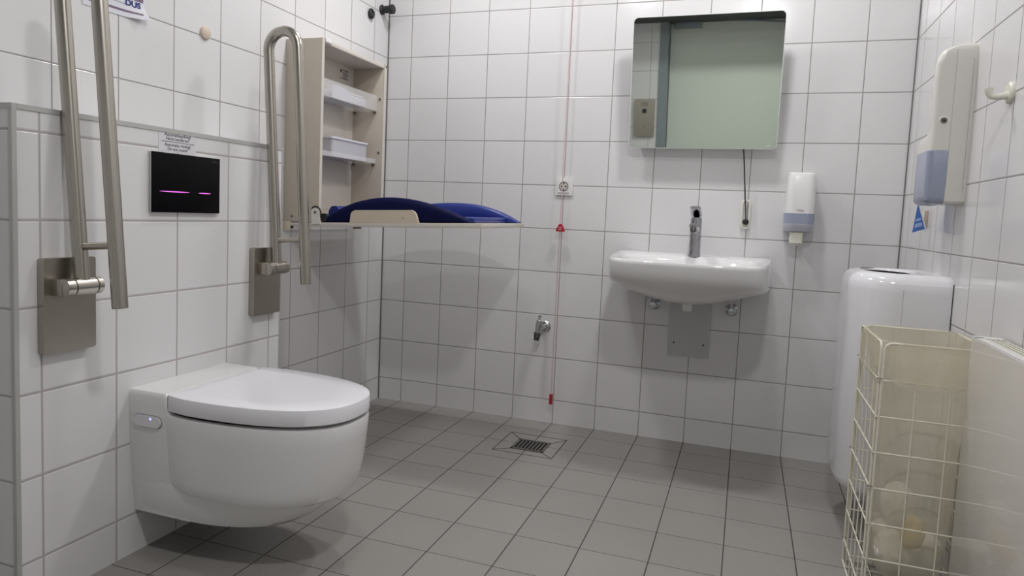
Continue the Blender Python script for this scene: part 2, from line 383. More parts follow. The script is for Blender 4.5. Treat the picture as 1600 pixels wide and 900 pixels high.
obj('film', box(B(), (XP+0.0002, -1.583, 1.103), (XP+0.0007, -1.449, 1.156)), 'sticker', LB)
text('german_lettering', 'Automatikspülung!\nNicht berühren!', 0.0125, onX(XP+0.0009, -1.516, 1.1438), 'ink', LB, spacing=0.9)
text('english_lettering', 'Automatic rinsing!\nDo not touch!', 0.0125, onX(XP+0.0009, -1.516, 1.1160), 'ink', LB, spacing=0.9)
obj('divider_line', box(B(), (XP+0.0007, -1.574, 1.1295), (XP+0.0011, -1.456, 1.1308)), 'ink', LB)

# ------------------------------------------------------------------ folding grab rails
def grab_rail(yc, lean, label):
    G = thing('folding_grab_rail', label, 'grab rail', (XP, yc, 0.60), 'folded up stainless steel grab rails beside the toilet')
    bm = B(); prism(bm, [(XP, y, z) for y, z in rrect(0.132, 0.224, 0.006, 3, yc-0.001, 0.711)], (0.022, 0, 0)); bevel_all(bm, 0.004, 3)
    wp = obj('wall_plate', bm, 'steel_dark', G)
    zc = 0.757; xb = 0.256
    bm = B(); box(bm, (XP+0.020, yc-0.050, zc-0.021), (xb, yc-0.014, zc+0.019), 0.003)
    obj('hinge_block', bm, 'steel_dark', G)
    for (a, b, nm) in ((-0.048, -0.026, 'hinge_end'), (-0.0245, 0.030, 'hinge_barrel'), (0.0315, 0.046, 'hinge_end')):
        bm = B(); lathe(bm, (xb, yc+a, zc), (0, 1, 0), [(0, 0.018), (0.0015, 0.0205), (b-a-0.0015, 0.0205), (b-a, 0.018)], 32); obj(nm, bm, 'steel', G)
    sn, cs = math.sin(lean), math.cos(lean)
    def R(s, h): return (xb-0.002+s*cs-h*sn, yc+0.003, zc+h*cs+s*sn)
    W = 0.114; r = W/2; Ht = 0.715; rt = 0.0172
    pts = [R(0, h) for h in (0.015, 0.2, 0.4, 0.6, Ht)]
    for k in range(1, 20): a = PI-PI*k/20; pts.append(R(r+r*math.cos(a), Ht+r*math.sin(a)))
    pts += [R(W, h) for h in (Ht, 0.6, 0.3, 0.1, -0.050)]
    obj('rail_tube', tube(B(), pts, rt, 24), 'steel', G)
    bm = B(); lathe(bm, R(W, -0.050), Vector(R(W, -0.06))-Vector(R(W, -0.05)), [(0, 0.0166), (0.003, 0.0166), (0.0036, 0.0145)]); obj('end_cap', bm, 'steel_dark', G)
    bm = B(); tube(bm, [R(0.012, 0.093), R(W-0.012, 0.093)], 0.0085, 14); obj('cross_bar', bm, 'steel', G)
    return G
grab_rail(-1.857, math.radians(5.0), 'folded-up stainless steel grab rail nearest the camera, on the near side of the flush plate')
grab_rail(-1.150, math.radians(3.6), 'folded-up stainless steel grab rail between the flush plate and the changing table')

# ------------------------------------------------------------------ poster, wall stops
PO = thing('paper_notice', 'white paper notice with purple bands and blue DUS lettering, taped high on the left wall', 'notice', (0.001, -1.535, 1.49))
bm = B(); ny, nz = 30, 44; y0, y1, z0, z1 = -1.646, -1.4440, 1.485, 1.79
def pz(i, j):
    u, v = i/ny, j/nz
    y = y0+(y1-y0)*u; z = z0+(z1-z0)*v
    cur = max(0, u-0.62)/0.38*max(0, 0.14-v)/0.14
    y += -0.012*(1-v)*0+0.0
    return Vector((0.0015+0.024*cur**1.4, y, z+0.006*cur**1.5+0.010*u*max(0, 0.4-v)))
for side in (0, 1):
    vv = [[bm.verts.new(pz(i, j)+Vector((0.0004*side, 0, 0))) for j in range(nz+1)] for i in range(ny+1)]
    for i in range(ny):
        for j in range(nz):
            f = bm.faces.new((vv[i][j], vv[i+1][j], vv[i+1][j+1], vv[i][j+1]))
            f.material_index = 1 if (side and ((j in (2,) and 2 <= i < ny-2) or (j in (8,) and i in range(ny-6, ny-1)) or (j in (9,) and i in range(ny-6, ny-1)))) else 0
obj('sheet', bm, ['paper', 'lilac'], PO)
text('blue_lettering', 'DUS', 0.024, onX(0.0030, -1.487, 1.530), 'navy', PO, bold=0.0008, sx=1.15)
bm = B()
for k, (a, b, z) in enumerate(((-1.535, -1.509, 1.536), (-1.531, -1.513, 1.543), (-1.560, -1.540, 1.543))): box(bm, (0.0022, a, z), (0.0026, b, z+0.003))
obj('red_print', bm, 'redprint', PO, label='faded red print')
box_ = B(); box(box_, (0.0022, -1.560, 1.5235), (0.0026, -1.505, 1.5255)); obj('grey_print', box_, 'greyink', PO)
o = obj('wall_door_stop', lathe(B(), (0, -1.206, 1.521), (1, 0, 0), [(0, 0.021), (0.003, 0.022), (0.008, 0.019), (0.011, 0.012), (0.012, 0.002)]), 'beige_pl', at=(0, -1.206, 1.521))
tag(o, 'small round beige plastic stop on the left wall above the ledge', 'door stop')
WS = thing('black_wall_stop', 'black rubber ring stop with pale centre on the left wall above the changing table', 'wall stop', (0, -0.18, 1.87))
obj('rubber_ring', tube(B(), [(0.008, -0.18+0.014*math.cos(a), 1.874+0.016*math.sin(a)) for a in [2*PI*k/24 for k in range(24)]], 0.0085, 12, closed=True), 'rubber', WS)
obj('centre_disc', lathe(B(), (0, -0.18, 1.872), (1, 0, 0), [(0, 0.010), (0.008, 0.009)], 20), 'plastic', WS)
o = obj('wall_peg', lathe(B(), (0, -0.075, 1.922), (1, 0, 0), [(0, 0.022), (0.006, 0.024), (0.012, 0.017), (0.045, 0.018), (0.048, 0.022), (0.064, 0.022), (0.067, 0.018)]), 'rubber', at=(0, -0.075, 1.922))
tag(o, 'black rubber peg sticking out of the left wall right in the corner', 'wall peg')

# ------------------------------------------------------------------ changing table
CY0, CY1, CD = -0.787, -0.300, 0.162
CT = thing('changing_table', 'beige wall cabinet with folded-down baby changing board, left of the corner', 'changing table', (0, -0.54, 0.90))
bm = B(); box(bm, (0, CY0, 0.906), (CD, CY0+0.016, 1.607), 0.0015); sp = obj('side_panel', bm, 'board', CT)
for (x, z) in ((0.062, 1.585), (0.040, 0.925)): obj('screw', lathe(B(), (x, CY0, z), (0, -1, 0), [(0, 0.006), (0.0015, 0.005)], 12), 'screw', sp)
bm = B(); box(bm, (0, CY1-0.016, 0.906), (CD, CY1, 1.607), 0.0015); sp2 = obj('side_panel', bm, 'board', CT)
for (x, z) in ((0.145, 1.455), (0.145, 1.218)): obj('screw', lathe(B(), (x, CY1-0.016, z), (0, -1, 0), [(0, 0.006), (0.002, 0.005)], 12), 'screw', sp2)
obj('front_edge_strip', box(B(), (CD, CY0, 0.906), (CD+0.0025, CY0+0.016, 1.607)), 'board_pale', CT)
obj('front_edge_strip', box(B(), (CD, CY1-0.016, 0.906), (CD+0.0025, CY1, 1.607)), 'board_pale', CT)
tp = obj('top_panel', box(B(), (0, CY0+0.016, 1.590), (CD, CY1-0.016, 1.606), 0.001), 'board_pale', CT)
obj('magnet_catch', box(B(), (CD-0.012, CY0+0.018, 1.594), (CD+0.006, CY0+0.06, 1.610), 0.002), 'plastic', tp)
obj('corner_catch', lathe(B(), (CD-0.004, CY1+0.001, 1.600), (1, 0, 0), [(0, 0.006), (0.010, 0.006)], 12), 'screw', tp)
obj('back_panel', box(B(), (0, CY0+0.016, 0.906), (0.008, CY1-0.016, 1.590)), 'board_pale', CT)
obj('bottom_rail', box(B(), (0.008, CY0+0.016, 0.906), (0.020, CY1-0.016, 0.96)), 'board', CT)
obj('lower_bracket', box(B(), (0.0, CY0+0.0, 0.868), (0.034, CY0+0.014, 0.906), 0.002), 'wood', CT)
obj('bracket_screw', lathe(B(), (0.043, CY0+0.004, 0.883), (0, -1, 0), [(0, 0.006), (0.006, 0.005)], 12), 'rubber', CT)
for zs, lip in ((1.402, 0.068), (1.170, 0.020)):
    bm = B(); box(bm, (0.010, CY0+0.018, zs), (0.132, CY1-0.018, zs+0.003)); box(bm, (0.130, CY0+0.018, zs), (0.132, CY1-0.018, zs+lip))
    sh = obj('shelf', bm, 'acrylic', CT, label='frosted clear acrylic shelf')
    for (x) in (0.020, 0.122): obj('shelf_pin', lathe(B(), (x, CY1-0.016, zs-0.006), (0, -1, 0), [(0, 0.006), (0.012, 0.005)], 12), 'screw', sh)
LBB = obj('manufacturer_label', box(B(), (0.0082, -0.435, 1.520), (0.0088, -0.350, 1.575)), 'board_pale', CT)
bm = B(); lathe(bm, (0.0088, -0.420, 1.563), (1, 0, 0), [(0, 0.0075), (0.0004, 0.0075)], 16)
for k in range(5):
    box(bm, (0.0088, -0.408+(0.0 if k < 4 else -0.02), 1.566-0.009*k), (0.0092, -0.362-0.008*(k % 2), 1.570-0.009*k))
obj('label_print', bm, 'ink', LBB, label='small dark printed lines and dot')
# folded-down board, pitched slightly upward towards its free end
BX0, BZ0, BA = 0.030, 0.8995, math.radians(2.35)
def bd(x, y, h): # board coordinates: along, across, above the board's top
    return Vector((BX0+x*math.cos(BA)-h*math.sin(BA), y, BZ0+x*math.sin(BA)+h*math.cos(BA)))
BM = Matrix.Translation((BX0, 0, BZ0)) @ Matrix.Rotation(-BA, 4, 'Y')
bm = B(); box(bm, (0, CY0, -0.0165), (0.812, CY1, 0.0), 0.002, mtx=BM)
bo = obj('changing_board', bm, 'board_pale', CT)
bm = B()
for sgn in (0,):
    prism(bm, [bd(a, CY0+0.012, h-0.001) for a, h in [(0.273, 0), (0.563, 0), (0.560, 0.012), (0.553, 0.034), (0.545, 0.044), (0.533, 0.049), (0.30, 0.049), (0.287, 0.045), (0.279, 0.036)]], (0, -0.012, 0)); 
bevel_all(bm, 0.002, 2)
obj('wooden_guard', bm, 'wood', bo, label='rounded varnished wooden plate')
obj('guard_screw', lathe(B(), bd(0.500, CY0, 0.018), (0, -1, 0), [(0, 0.0025), (0.001, 0.002)], 10), 'screw', bo)
bm = B()
pl = [(0.105, -0.006)]; pl += [(0.105, 0.035)] + [(0.123-0.018*math.cos(a), 0.040+0.018*math.sin(a)) for a in [PI*k/10 for k in range(11)]] + [(0.145, -0.006)]
prism(bm, [bd(x, CY0-0.004, h) for x, h in pl], (0, 0.004, 0)); hb = obj('hinge_bracket', bm, 'plastic_w', CT, label='white rounded hinge bracket')
obj('hinge_screw', lathe(B(), bd(0.122, CY0-0.004, 0.040), (0, -1, 0), [(0, 0.006), (0.002, 0.005)], 12), 'screw', hb)
bm = B(); tube(bm, [bd(0.124-0.024*math.cos(a), CY0-0.0025, 0.036+0.026*math.sin(a)) for a in [0.25*PI+PI*0.85*k/14 for k in range(15)]], 0.0028, 8); obj('hinge_gasket', bm, 'rubber', hb)
bm = B(); lathe(bm, bd(0.150, CY0+0.010, 0.020), (0, 1, 0), [(0, 0.016), (0.02, 0.016)], 20); obj('hinge_roller', bm, 'rubber', CT)
bm = B(); box(bm, (0.225, CY0+0.10, -0.024), (0.245, CY0+0.13, -0.0165), 0.001, mtx=BM); obj('under_catch', bm, 'screw', CT)
# blue pad with two arched side bolsters
PD = thing('changing_pad', 'blue padded changing mat with raised arched sides lying on the folded-down board', 'changing mat', bd(0.46, -0.54, 0))
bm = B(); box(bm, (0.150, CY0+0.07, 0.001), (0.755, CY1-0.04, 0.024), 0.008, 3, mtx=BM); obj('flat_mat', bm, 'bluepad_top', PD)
def bolster(yn, th, a0, a1, hmax, ex, skew=0.0):
    bm = B(); rings = []; N = 40
    for k in range(N+1):
        u = k/N; a = a0+(a1-a0)*u; uu = u**(1+skew)
        h = hmax*(1-abs(2*uu-1)**ex)+0.004
        ring = []
        for j in range(16):
            t = 2*PI*j/16; c, s = math.cos(t), math.sin(t)
            yy = yn+th/2+th/2*math.copysign(abs(c)**0.6, c)
            hh = max(0.0, h/2+h/2*math.copysign(abs(s)**0.7, s))
            ring.append(bd(a, yy, 0.001+hh))
        rings.append(ring)
    return loft(bm, rings)
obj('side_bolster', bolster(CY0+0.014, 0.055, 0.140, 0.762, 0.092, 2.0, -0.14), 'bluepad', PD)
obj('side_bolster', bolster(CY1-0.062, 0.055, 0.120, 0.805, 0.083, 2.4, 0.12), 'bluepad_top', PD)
bm = B(); rings = []
for k in range(21):
    y = CY0+0.075+(CY1-0.065-CY0-0.075)*k/20; ring = []
    for j in range(14):
        t = 2*PI*j/14; ring.append(bd(0.155+0.026*math.cos(t), y, 0.034+0.033*math.sin(t)))
    rings.append(ring)
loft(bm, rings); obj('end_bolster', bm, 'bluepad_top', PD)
# things on the two shelves
bm = B(); rings = []
TB = thing('tissue_box', 'translucent white storage box with lid on the lower shelf of the changing cabinet', 'box', (0.07, -0.52, 1.1745))
bm = B(); prism(bm, [(x, y, 1.1745) for x, y in rrect(0.088, 0.270, 0.012, 4, 0.074, -0.500)], (0, 0, 0.072)); bevel_all(bm, 0.003); obj('box_body', bm, 'frost', TB)
bm = B(); prism(bm, [(x, y, 1.2465) for x, y in rrect(0.096, 0.280, 0.012, 4, 0.074, -0.500)], (0, 0, 0.008)); obj('box_lid', bm, 'paper', TB)
PS = thing('wipes_packet', 'white packets and papers piled on the upper shelf of the changing cabinet', 'packet', (0.07, -0.52, 1.4065))
bm = B(); box(bm, (0.030, -0.640, 1.4065), (0.122, -0.395, 1.440), 0.006, 3); obj('packet_body', bm, 'paper', PS)
bm = B(); box(bm, (0.034, -0.620, 1.4405), (0.120, -0.410, 1.450), 0.003, 2); obj('folded_sheet', bm, 'plastic', PS)
bm = B(); prism(bm, [(0.1225, -0.66, 1.4065), (0.1225, -0.54, 1.4065), (0.1225, -0.535, 1.450), (0.1225, -0.60, 1.462), (0.1225, -0.66, 1.456)], (0.003, 0, 0)); o = obj('paper_sheet', bm, 'paper', PS)

# ------------------------------------------------------------------ back wall fittings
PS_ = thing('power_socket', 'white square power socket on the back wall behind the red pull cord', 'power socket', (0.931, 0, 1.106))
bm = B(); prism(bm, [(x, 0, z) for x, z in rrect(0.080, 0.080, 0.004, 3, 0.931, 1.106)], (0, -0.009, 0)); bevel_all(bm, 0.002); obj('cover_frame', bm, 'plastic', PS_)
bm = B(); prism(bm, [(x, -0.009, z) for x, z in rrect(0.055, 0.055, 0.003, 3, 0.931, 1.106)], (0, -0.004, 0)); obj('socket_centre', bm, 'plastic', PS_)
bm = B(); lathe(bm, (0.931, -0.0131, 1.106), (0, -1, 0), [(0, 0.0205), (0.0003, 0.0205)], 32); si = obj('socket_recess', bm, 'socket_in', PS_)
bm = B(); tube(bm, [(0.931+0.0205*math.cos(a), -0.0135, 1.106+0.0205*math.sin(a)) for a in [2*PI*k/32 for k in range(32)]], 0.0012, 6, closed=True); obj('recess_rim', bm, 'socket_hole', si)
for dx, dz in ((-0.0095, 0), (0.0095, 0)): obj('contact_hole', lathe(B(), (0.931+dx, -0.0134, 1.106+dz), (0, -1, 0), [(0, 0.0035), (0.0003, 0.0035)], 12), 'socket_hole', si)
for dz in (0.016, -0.016): obj('earth_clip', box(B(), (0.928, -0.0145, 1.106+dz-0.004), (0.934, -0.0134, 1.106+dz+0.004)), 'tapdark', si)

PC = thing('emergency_pull_cord', 'thin red and white emergency pull cord with two red handles, hanging down the back wall', 'pull cord', (0.93, -0.045, 0.12))
cpts = [(0.940-0.011*(1-t)+0.0, -0.045, 0.125+(ZC-0.125)*t) for t in [k/20 for k in range(21)]]
obj('cord', tube(B(), cpts, 0.0019, 8), 'cord', PC)
bm = B(); prism(bm, [(0.934+x, -0.052, 0.918+z) for x, z in [(-0.019, -0.017), (0.019, -0.017), (0.019, -0.008), (0.008, 0.012), (0.006, 0.017), (-0.006, 0.017), (-0.008, 0.012), (-0.019, -0.008)]], (0, 0.016, 0)); bevel_all(bm, 0.002)
h1 = obj('triangular_handle', bm, 'red', PC, label='red triangular handle with round eye')
obj('handle_eye', tube(B(), [(0.934+0.006*math.cos(a), -0.0535, 0.915+0.006*math.sin(a)) for a in [2*PI*k/16 for k in range(16)]], 0.0016, 6, closed=True), 'redprint', h1)
bm = B(); prism(bm, [(x, y, 0.103) for x, y in rrect(0.015, 0.015, 0.004, 3, 0.929, -0.045)], (0, 0, 0.046)); bevel_all(bm, 0.002); obj('end_handle', bm, 'red', PC, label='small red end grip')

# hose tap
TP = thing('wall_hose_tap', 'small chrome hose tap low on the back wall, left of the pull cord', 'tap', (0.873, 0, 0.452))
obj('rosette', lathe(B(), (0.873, 0, 0.455), (0, -1, 0), [(0, 0.026), (0.004, 0.026), (0.010, 0.020), (0.012, 0.013)]), 'tapchrome', TP)
obj('inlet_pipe', tube(B(), [(0.873, -0.01, 0.455), (0.869, -0.035, 0.457), (0.863, -0.060, 0.462)], [0.013, 0.012, 0.013], 16), 'tapchrome', TP)
obj('valve_body', lathe(B(), (0.861, -0.062, 0.492), (-0.10, -0.06, -1), [(0, 0.009), (0.004, 0.0135), (0.02, 0.015), (0.045, 0.013), (0.06, 0.0125)]), 'tapchrome', TP)
obj('hose_connector', lathe(B(), (0.8553, -0.0655, 0.433), (-0.10, -0.06, -1), [(0, 0.0165), (0.008, 0.0175), (0.012, 0.014), (0.016, 0.0155), (0.022, 0.0135), (0.036, 0.012)]), 'tapdark', TP, label='dark hose connector')
obj('spindle', lathe(B(), (0.861, -0.062, 0.490), (0.05, 0, 1), [(0, 0.006), (0.012, 0.005), (0.016, 0.008), (0.022, 0.008), (0.024, 0.004)]), 'tapchrome', TP)

# washbasin
WX = 1.522
WB = thing('washbasin', 'white ceramic washbasin on the back wall under the mirror', 'washbasin', (WX, 0, 0.65))
def W(z, hx, fy, n=3.0, nb=9, cy=-0.25, N=72, back=0.0):
    out = []
    for k in range(N):
        a = 2*PI*k/N; c, s = math.cos(a), math.sin(a)
        e = n if s < 0 else nb
        depth = (fy+cy) if s < 0 else (-cy-back)   # fy positive distance of front from wall
        x = WX+hx*math.copysign(abs(c)**(2/e), c)
        y = cy + (math.copysign(abs(s)**(2/e), s))*((fy+cy) if s < 0 else (-cy+back))
        out.append(Vector((x, y, z)))
    return out
def WP(z, hx, fy, zfun=None, **k):
    r = W(z, hx, fy, **k)
    if zfun:
        for v in r: v.z = zfun(v)
    return r
def fr(v): return max(0.0, min(1.0, -v.y/0.54))
def sd(v): return min(1.0, abs(v.x-WX)/0.32)
def WQ(hx, fy, zf, **k):
    k.setdefault('n', 4.6)
    r = W(0, hx, fy, **k)
    for v in r:
        v.x = WX+(v.x-WX)*(1-0.085*min(1.0, -v.y/0.42)); v.z = zf(v)
    return r
rings = [
 WQ(0.020, 0.27, lambda v: 0.650, cy=-0.21, back=-0.16, n=2.5),
 WQ(0.095, 0.33, lambda v: 0.650+0.03*sd(v)**1.5, cy=-0.21, back=-0.07, n=2.5),
 WQ(0.180, 0.38, lambda v: 0.652+0.042*sd(v)**1.6+0.014*fr(v), back=-0.02, n=3),
 WQ(0.250, 0.425, lambda v: 0.660+0.030*sd(v)**1.6+0.030*fr(v), n=3.5),
 WQ(0.302, 0.470, lambda v: 0.672+0.012*sd(v)**2+0.050*fr(v), n=4),
 WQ(0.3165, 0.500, lambda v: 0.688+0.004*sd(v)**2+0.055*fr(v)),
 WQ(0.3200, 0.518, lambda v: 0.712+0.046*fr(v)), WQ(0.3212, 0.530, lambda v: 0.755+0.022*fr(v)), WQ(0.3215, 0.536, lambda v: 0.818-0.012*fr(v)), WQ(0.320, 0.536, lambda v: 0.8285-0.012*fr(v)), WQ(0.316, 0.532, lambda v: 0.8335-0.012*fr(v))]
inner = [(0.8300, 0.275, 0.490, -0.110), (0.822, 0.265, 0.478, -0.125), (0.810, 0.262, 0.455, -0.135), (0.760, 0.22, 0.42, -0.160), (0.725, 0.14, 0.36, -0.20), (0.715, 0.05, 0.30, -0.235)]
rings += [WQ(hx, fy, (lambda z: lambda v: z-0.012*fr(v))(z), n=2.8, nb=2.6, cy=-0.28, back=bk) for z, hx, fy, bk in inner]
bm = B(); loft(bm, rings); obj('basin_bowl', bm, 'ceramic', WB, smooth=50)
obj('drain_outlet', lathe(B(), (1.520, -0.16, 0.670), (0, 0, -1), [(0, 0.021), (0.060, 0.021), (0.066, 0.018), (0.069, 0.010)]), 'plastic', WB)
# basin mixer
FX, FY = 1.530, -0.095
FC = thing('basin_mixer_tap', 'chrome single-lever mixer tap standing on the white washbasin', 'tap', (FX, FY, 0.8305))
def oval(cx, cy, z, rx, ry, N=28): return [Vector((cx+rx*math.cos(2*PI*k/N), cy+ry*math.sin(2*PI*k/N), z)) for k in range(N)]
bm = B(); loft(bm, [oval(FX, FY, 0.8285, 0.0265, 0.027), oval(FX, FY, 0.834, 0.0265, 0.027), oval(FX, FY, 0.840, 0.0245, 0.026), oval(FX, FY, 0.930, 0.0235, 0.0255), oval(FX, FY-0.003, 0.975, 0.0235, 0.0255), oval(FX, FY-0.004, 0.990, 0.022, 0.024)]); obj('tap_body', bm, 'chrome', FC)
rings = []
for t in [k/10 for k in range(11)]:
    c = Vector((FX-0.002, FY-0.012-0.095*t, 0.938+0.018*t))
    w, h = 0.021-0.003*t, 0.018-0.005*t
    rings.append([c+Vector((w*math.cos(2*PI*k/20), 0, h*math.sin(2*PI*k/20))) for k in range(20)])
bm = B(); loft(bm, rings); sp_ = obj('spout', bm, 'chrome', FC)
obj('aerator', lathe(B(), (FX-0.003, FY-0.097, 0.953), (0, -0.25, -1), [(0, 0.013), (0.020, 0.013), (0.0205, 0.010), (0.024, 0.009)]), 'tapdark', sp_)
rings = []
for t in [k/12 for k in range(13)]:
    c = Vector((FX-0.002, FY+0.020-0.090*t, 1.000+0.030*t))
    w = 0.0235-0.002*t; h = 0.011-0.005*t
    rings.append([c+Vector((w*math.copysign(abs(math.cos(2*PI*k/20))**0.7, math.cos(2*PI*k/20)), 0, h*math.sin(2*PI*k/20))) for k in range(20)])
bm = B(); loft(bm, rings); bevel_all(bm, 0.003, 2, 60); obj('lever', bm, 'chrome', FC)

# valves under the basin
def valve(x, hose, label):
    V = thing('angle_valve', label, 'valve', (x, 0, 0.607), 'chrome angle valves under the washbasin')
    obj('rosette', lathe(B(), (x, 0, 0.605), (0, -1, 0), [(0, 0.027), (0.003, 0.027), (0.009, 0.021), (0.012, 0.010)]), 'chrome', V)
    obj('valve_body', lathe(B(), (x, -0.008, 0.605), (0, -1, 0), [(0, 0.010), (0.02, 0.011), (0.025, 0.014), (0.035, 0.014), (0.036, 0.010)]), 'chrome', V)
    obj('handwheel', lathe(B(), (x, -0.044, 0.605), (0, -1, 0), [(0, 0.012), (0.003, 0.0185), (0.016, 0.0185), (0.022, 0.014), (0.023, 0.004)], 10), 'chrome', V)
    obj('hose', tube(B(), [(x, -0.032, 0.612), (x+hose*0.004, -0.034, 0.640), (x+hose*0.008, -0.04, 0.655)], 0.0055, 10), 'tapchrome', V)
valve(1.368, 1, 'chrome angle valve under the left half of the washbasin')
valve(1.693, -1, 'chrome angle valve under the right half of the washbasin')
GP = thing('siphon_cover_plate', 'grey flat cover plate with two screws on the wall under the washbasin', 'cover plate', (1.523, 0, 0.384))
bm = B(); prism(bm, [(x, 0, z) for x, z in rrect(0.174, 0.290, 0.006, 4, 1.523, 0.529)], (0, -0.006, 0)); bevel_all(bm, 0.0015); obj('plate', bm, 'greyplate', GP)
for x in (1.462, 1.587): obj('screw', lathe(B(), (x, -0.006, 0.441), (0, -1, 0), [(0, 0.004), (0.0012, 0.003)], 12), 'rubber', GP)

# tilting mirror
MR = thing('tilting_mirror', 'rounded square tilting wall mirror over the washbasin', 'mirror', (1.522, -0.05, 1.279))
ta = math.radians(4.4)
MM = Matrix.Translation((1.523, -0.062, 1.278)) @ Matrix.Rotation(ta, 4, 'X')
def mp(x, d, z): return MM @ Vector((x, d, z))
MW, MH = 0.600, 0.540
bm = B(); prism(bm, [mp(x, -0.004, z) for x, z in rrect(MW, MH, 0.020, 6, 0, MH/2)], mp(0, 0, 0)-mp(0, -0.004, 0)); obj('backing', bm, 'glassedge', MR)
bm = B(); t = [mp(x, -0.0042, z) for x, z in rrect(MW-0.006, MH-0.006, 0.018, 6, 0, MH/2)]; prism(bm, t, mp(0, -0.0048, 0)-mp(0, -0.0042, 0)); obj('mirror_glass', bm, 'mirror', MR, smooth=0)
text('maker_lettering', 'HEWI', 0.008, MM @ Matrix(((1, 0, 0, 0.268), (0, 0, -1, -0.0052), (0, 1, 0, 0.012), (0, 0, 0, 1))), 'glassedge', MR, ext=0.0001)
bm = B(); box(bm, (1.26, -0.058, 1.29), (1.78, 0, 1.32), 0.003); box(bm, (1.45, -0.066, 1.42), (1.59, 0, 1.60), 0.003)
for x in (1.30, 1.74): box(bm, (x-0.012, -0.066, 1.31), (x+0.012, -0.035, 1.36), 0.002)
obj('wall_bracket', bm, 'plastic', MR)
tube_pts = [(1.694, -0.045, 1.300), (1.703, -0.030, 1.22), (1.712, -0.026, 1.12), (1.717, -0.022, 1.065)]
LV = obj('control_rod', tube(B(), tube_pts, 0.0026, 8), 'blackcord', MR, label='black tilting rod')
obj('rod_end', tube(B(), [(1.717, -0.022, 1.065), (1.721, -0.020, 1.03), (1.724, -0.020, 0.985)], 0.0022, 8), 'blackcord', LV)
HL = thing('mirror_control_holder', 'oval white ring holder with a black knob hanging right of the tap', 'knob holder', (1.724, 0, 0.955))
bm = B()
outer = rrect(0.034, 0.118, 0.0169, 8, 1.722, 1.012)
tube(bm, [(x, -0.012, z) for x, z in rrect(0.030, 0.114, 0.0149, 8, 1.722, 1.012)], [0.0052]*len(outer), 8, closed=True)
obj('oval_ring', bm, 'cream', HL)
obj('wall_pin', lathe(B(), (1.722, 0, 0.9675), (0, -1, 0), [(0, 0.006), (0.012, 0.006)], 12), 'cream', HL)
obj('black_knob', lathe(B(), (1.724, -0.016, 0.981), (0, -1, 0), [(0, 0.008), (0.003, 0.0125), (0.010, 0.0125), (0.012, 0.009), (0.0125, 0.003)]), 'rubber', HL, label='round black knob')

# soap dispenser
SD = thing('soap_dispenser', 'white soap dispenser with blue-grey window on the back wall, right of the mirror', 'dispenser', (1.925, 0, 0.90))
def SR(z, w, d, r=0.03):
    x0, x1 = 1.925-w/2, 1.925+w/2; pts = [Vector((x1, 0, z)), Vector((x0, 0, z))]
    for k in range(9): a = PI+k*PI/16; pts.append(Vector((x0+r+r*math.cos(a), -d+r+r*math.sin(a), z)))
    for k in range(9): a = 1.5*PI+k*PI/16; pts.append(Vector((x1-r+r*math.cos(a), -d+r+r*math.sin(a), z)))
    return pts
bm = B(); loft(bm, [SR(1.0235, 0.110, 0.112), SR(1.08, 0.108, 0.112), SR(1.165, 0.105, 0.105), SR(1.180, 0.101, 0.100), SR(1.186, 0.092, 0.090)]); sd = obj('cover', bm, 'plastic', SD)
text('logo_lettering', 'TORK', 0.011, onY(1.925, -0.1128, 1.0345), 'greyink', SD)
bm = B(); loft(bm, [SR(0.948, 0.086, 0.090), SR(0.953, 0.100, 0.103), SR(0.968, 0.110, 0.111), SR(0.982, 0.111, 0.113)]); obj('window_lower', bm, 'bluegrey_l', SD)
bm = B(); loft(bm, [SR(0.982, 0.111, 0.113), SR(1.0235, 0.112, 0.114)]); obj('window', bm, 'bluegrey', SD, label='blue-grey window')
bm = B(); prism(bm, [(x, y, 0.905) for x, y in rrect(0.048, 0.045, 0.008, 4, 1.919, -0.070)], (0, 0, 0.043)); lathe(bm, (1.919, -0.070, 0.905), (0, 0, -1), [(0, 0.013), (0.010, 0.012)], 16); obj('nozzle', bm, 'cream', SD)

# ------------------------------------------------------------------ right wall fittings
TD = thing('towel_dispenser', 'tall white paper towel dispenser with blue-grey window on the right wall', 'dispenser', (XR, -0.70, 1.053))
def TR(z, ya, yb, d, r=0.016, p=0.35, x0=None):
    xs = XR if x0 is None else x0
    pts = [Vector((xs, ya, z))]
    for k in range(7): a = k*PI/12; pts.append(Vector((XR-d+r-r*math.sin(a), ya+r-r*math.cos(a), z)))
    n = 18
    for k in range(1, n+1):
        a = PI/2*k/n; pts.append(Vector((XR-d*math.cos(a)**p if k < n else XR, ya+r+(yb-ya-r)*math.sin(a)**p, z)))
    if x0 is not None: pts = [v for v in pts if v.x <= x0+0.012]
    return pts
YA, YE = -0.800, -0.600
bm = B(); loft(bm, [TR(1.056, YA+0.006, YE-0.006, 0.080), TR(1.062, YA+0.001, YE-0.001, 0.094), TR(1.075, YA, YE, 0.100), TR(1.228, YA, YE, 0.1005), TR(1.240, YA, YE-0.004, 0.100), TR(1.252, YA, YE-0.012, 0.0995, p=1.0), TR(1.262, YA, YE-0.015, 0.099, p=1.7), TR(1.40, YA, YE-0.015, 0.100, p=1.7), TR(1.445, YA, YE-0.015, 0.099, p=1.7), TR(1.468, YA, YE-0.017, 0.094, p=1.6), TR(1.484, YA+0.001, YE-0.022, 0.084, p=1.5), TR(1.495, YA+0.003, YE-0.030, 0.064, p=1.4), TR(1.501, YA+0.008, YE-0.045, 0.040, 0.012, p=1.3), TR(1.503, YA+0.015, YE-0.06, 0.024, 0.010, p=1.2)])
obj('housing', bm, 'plastic_w', TD)
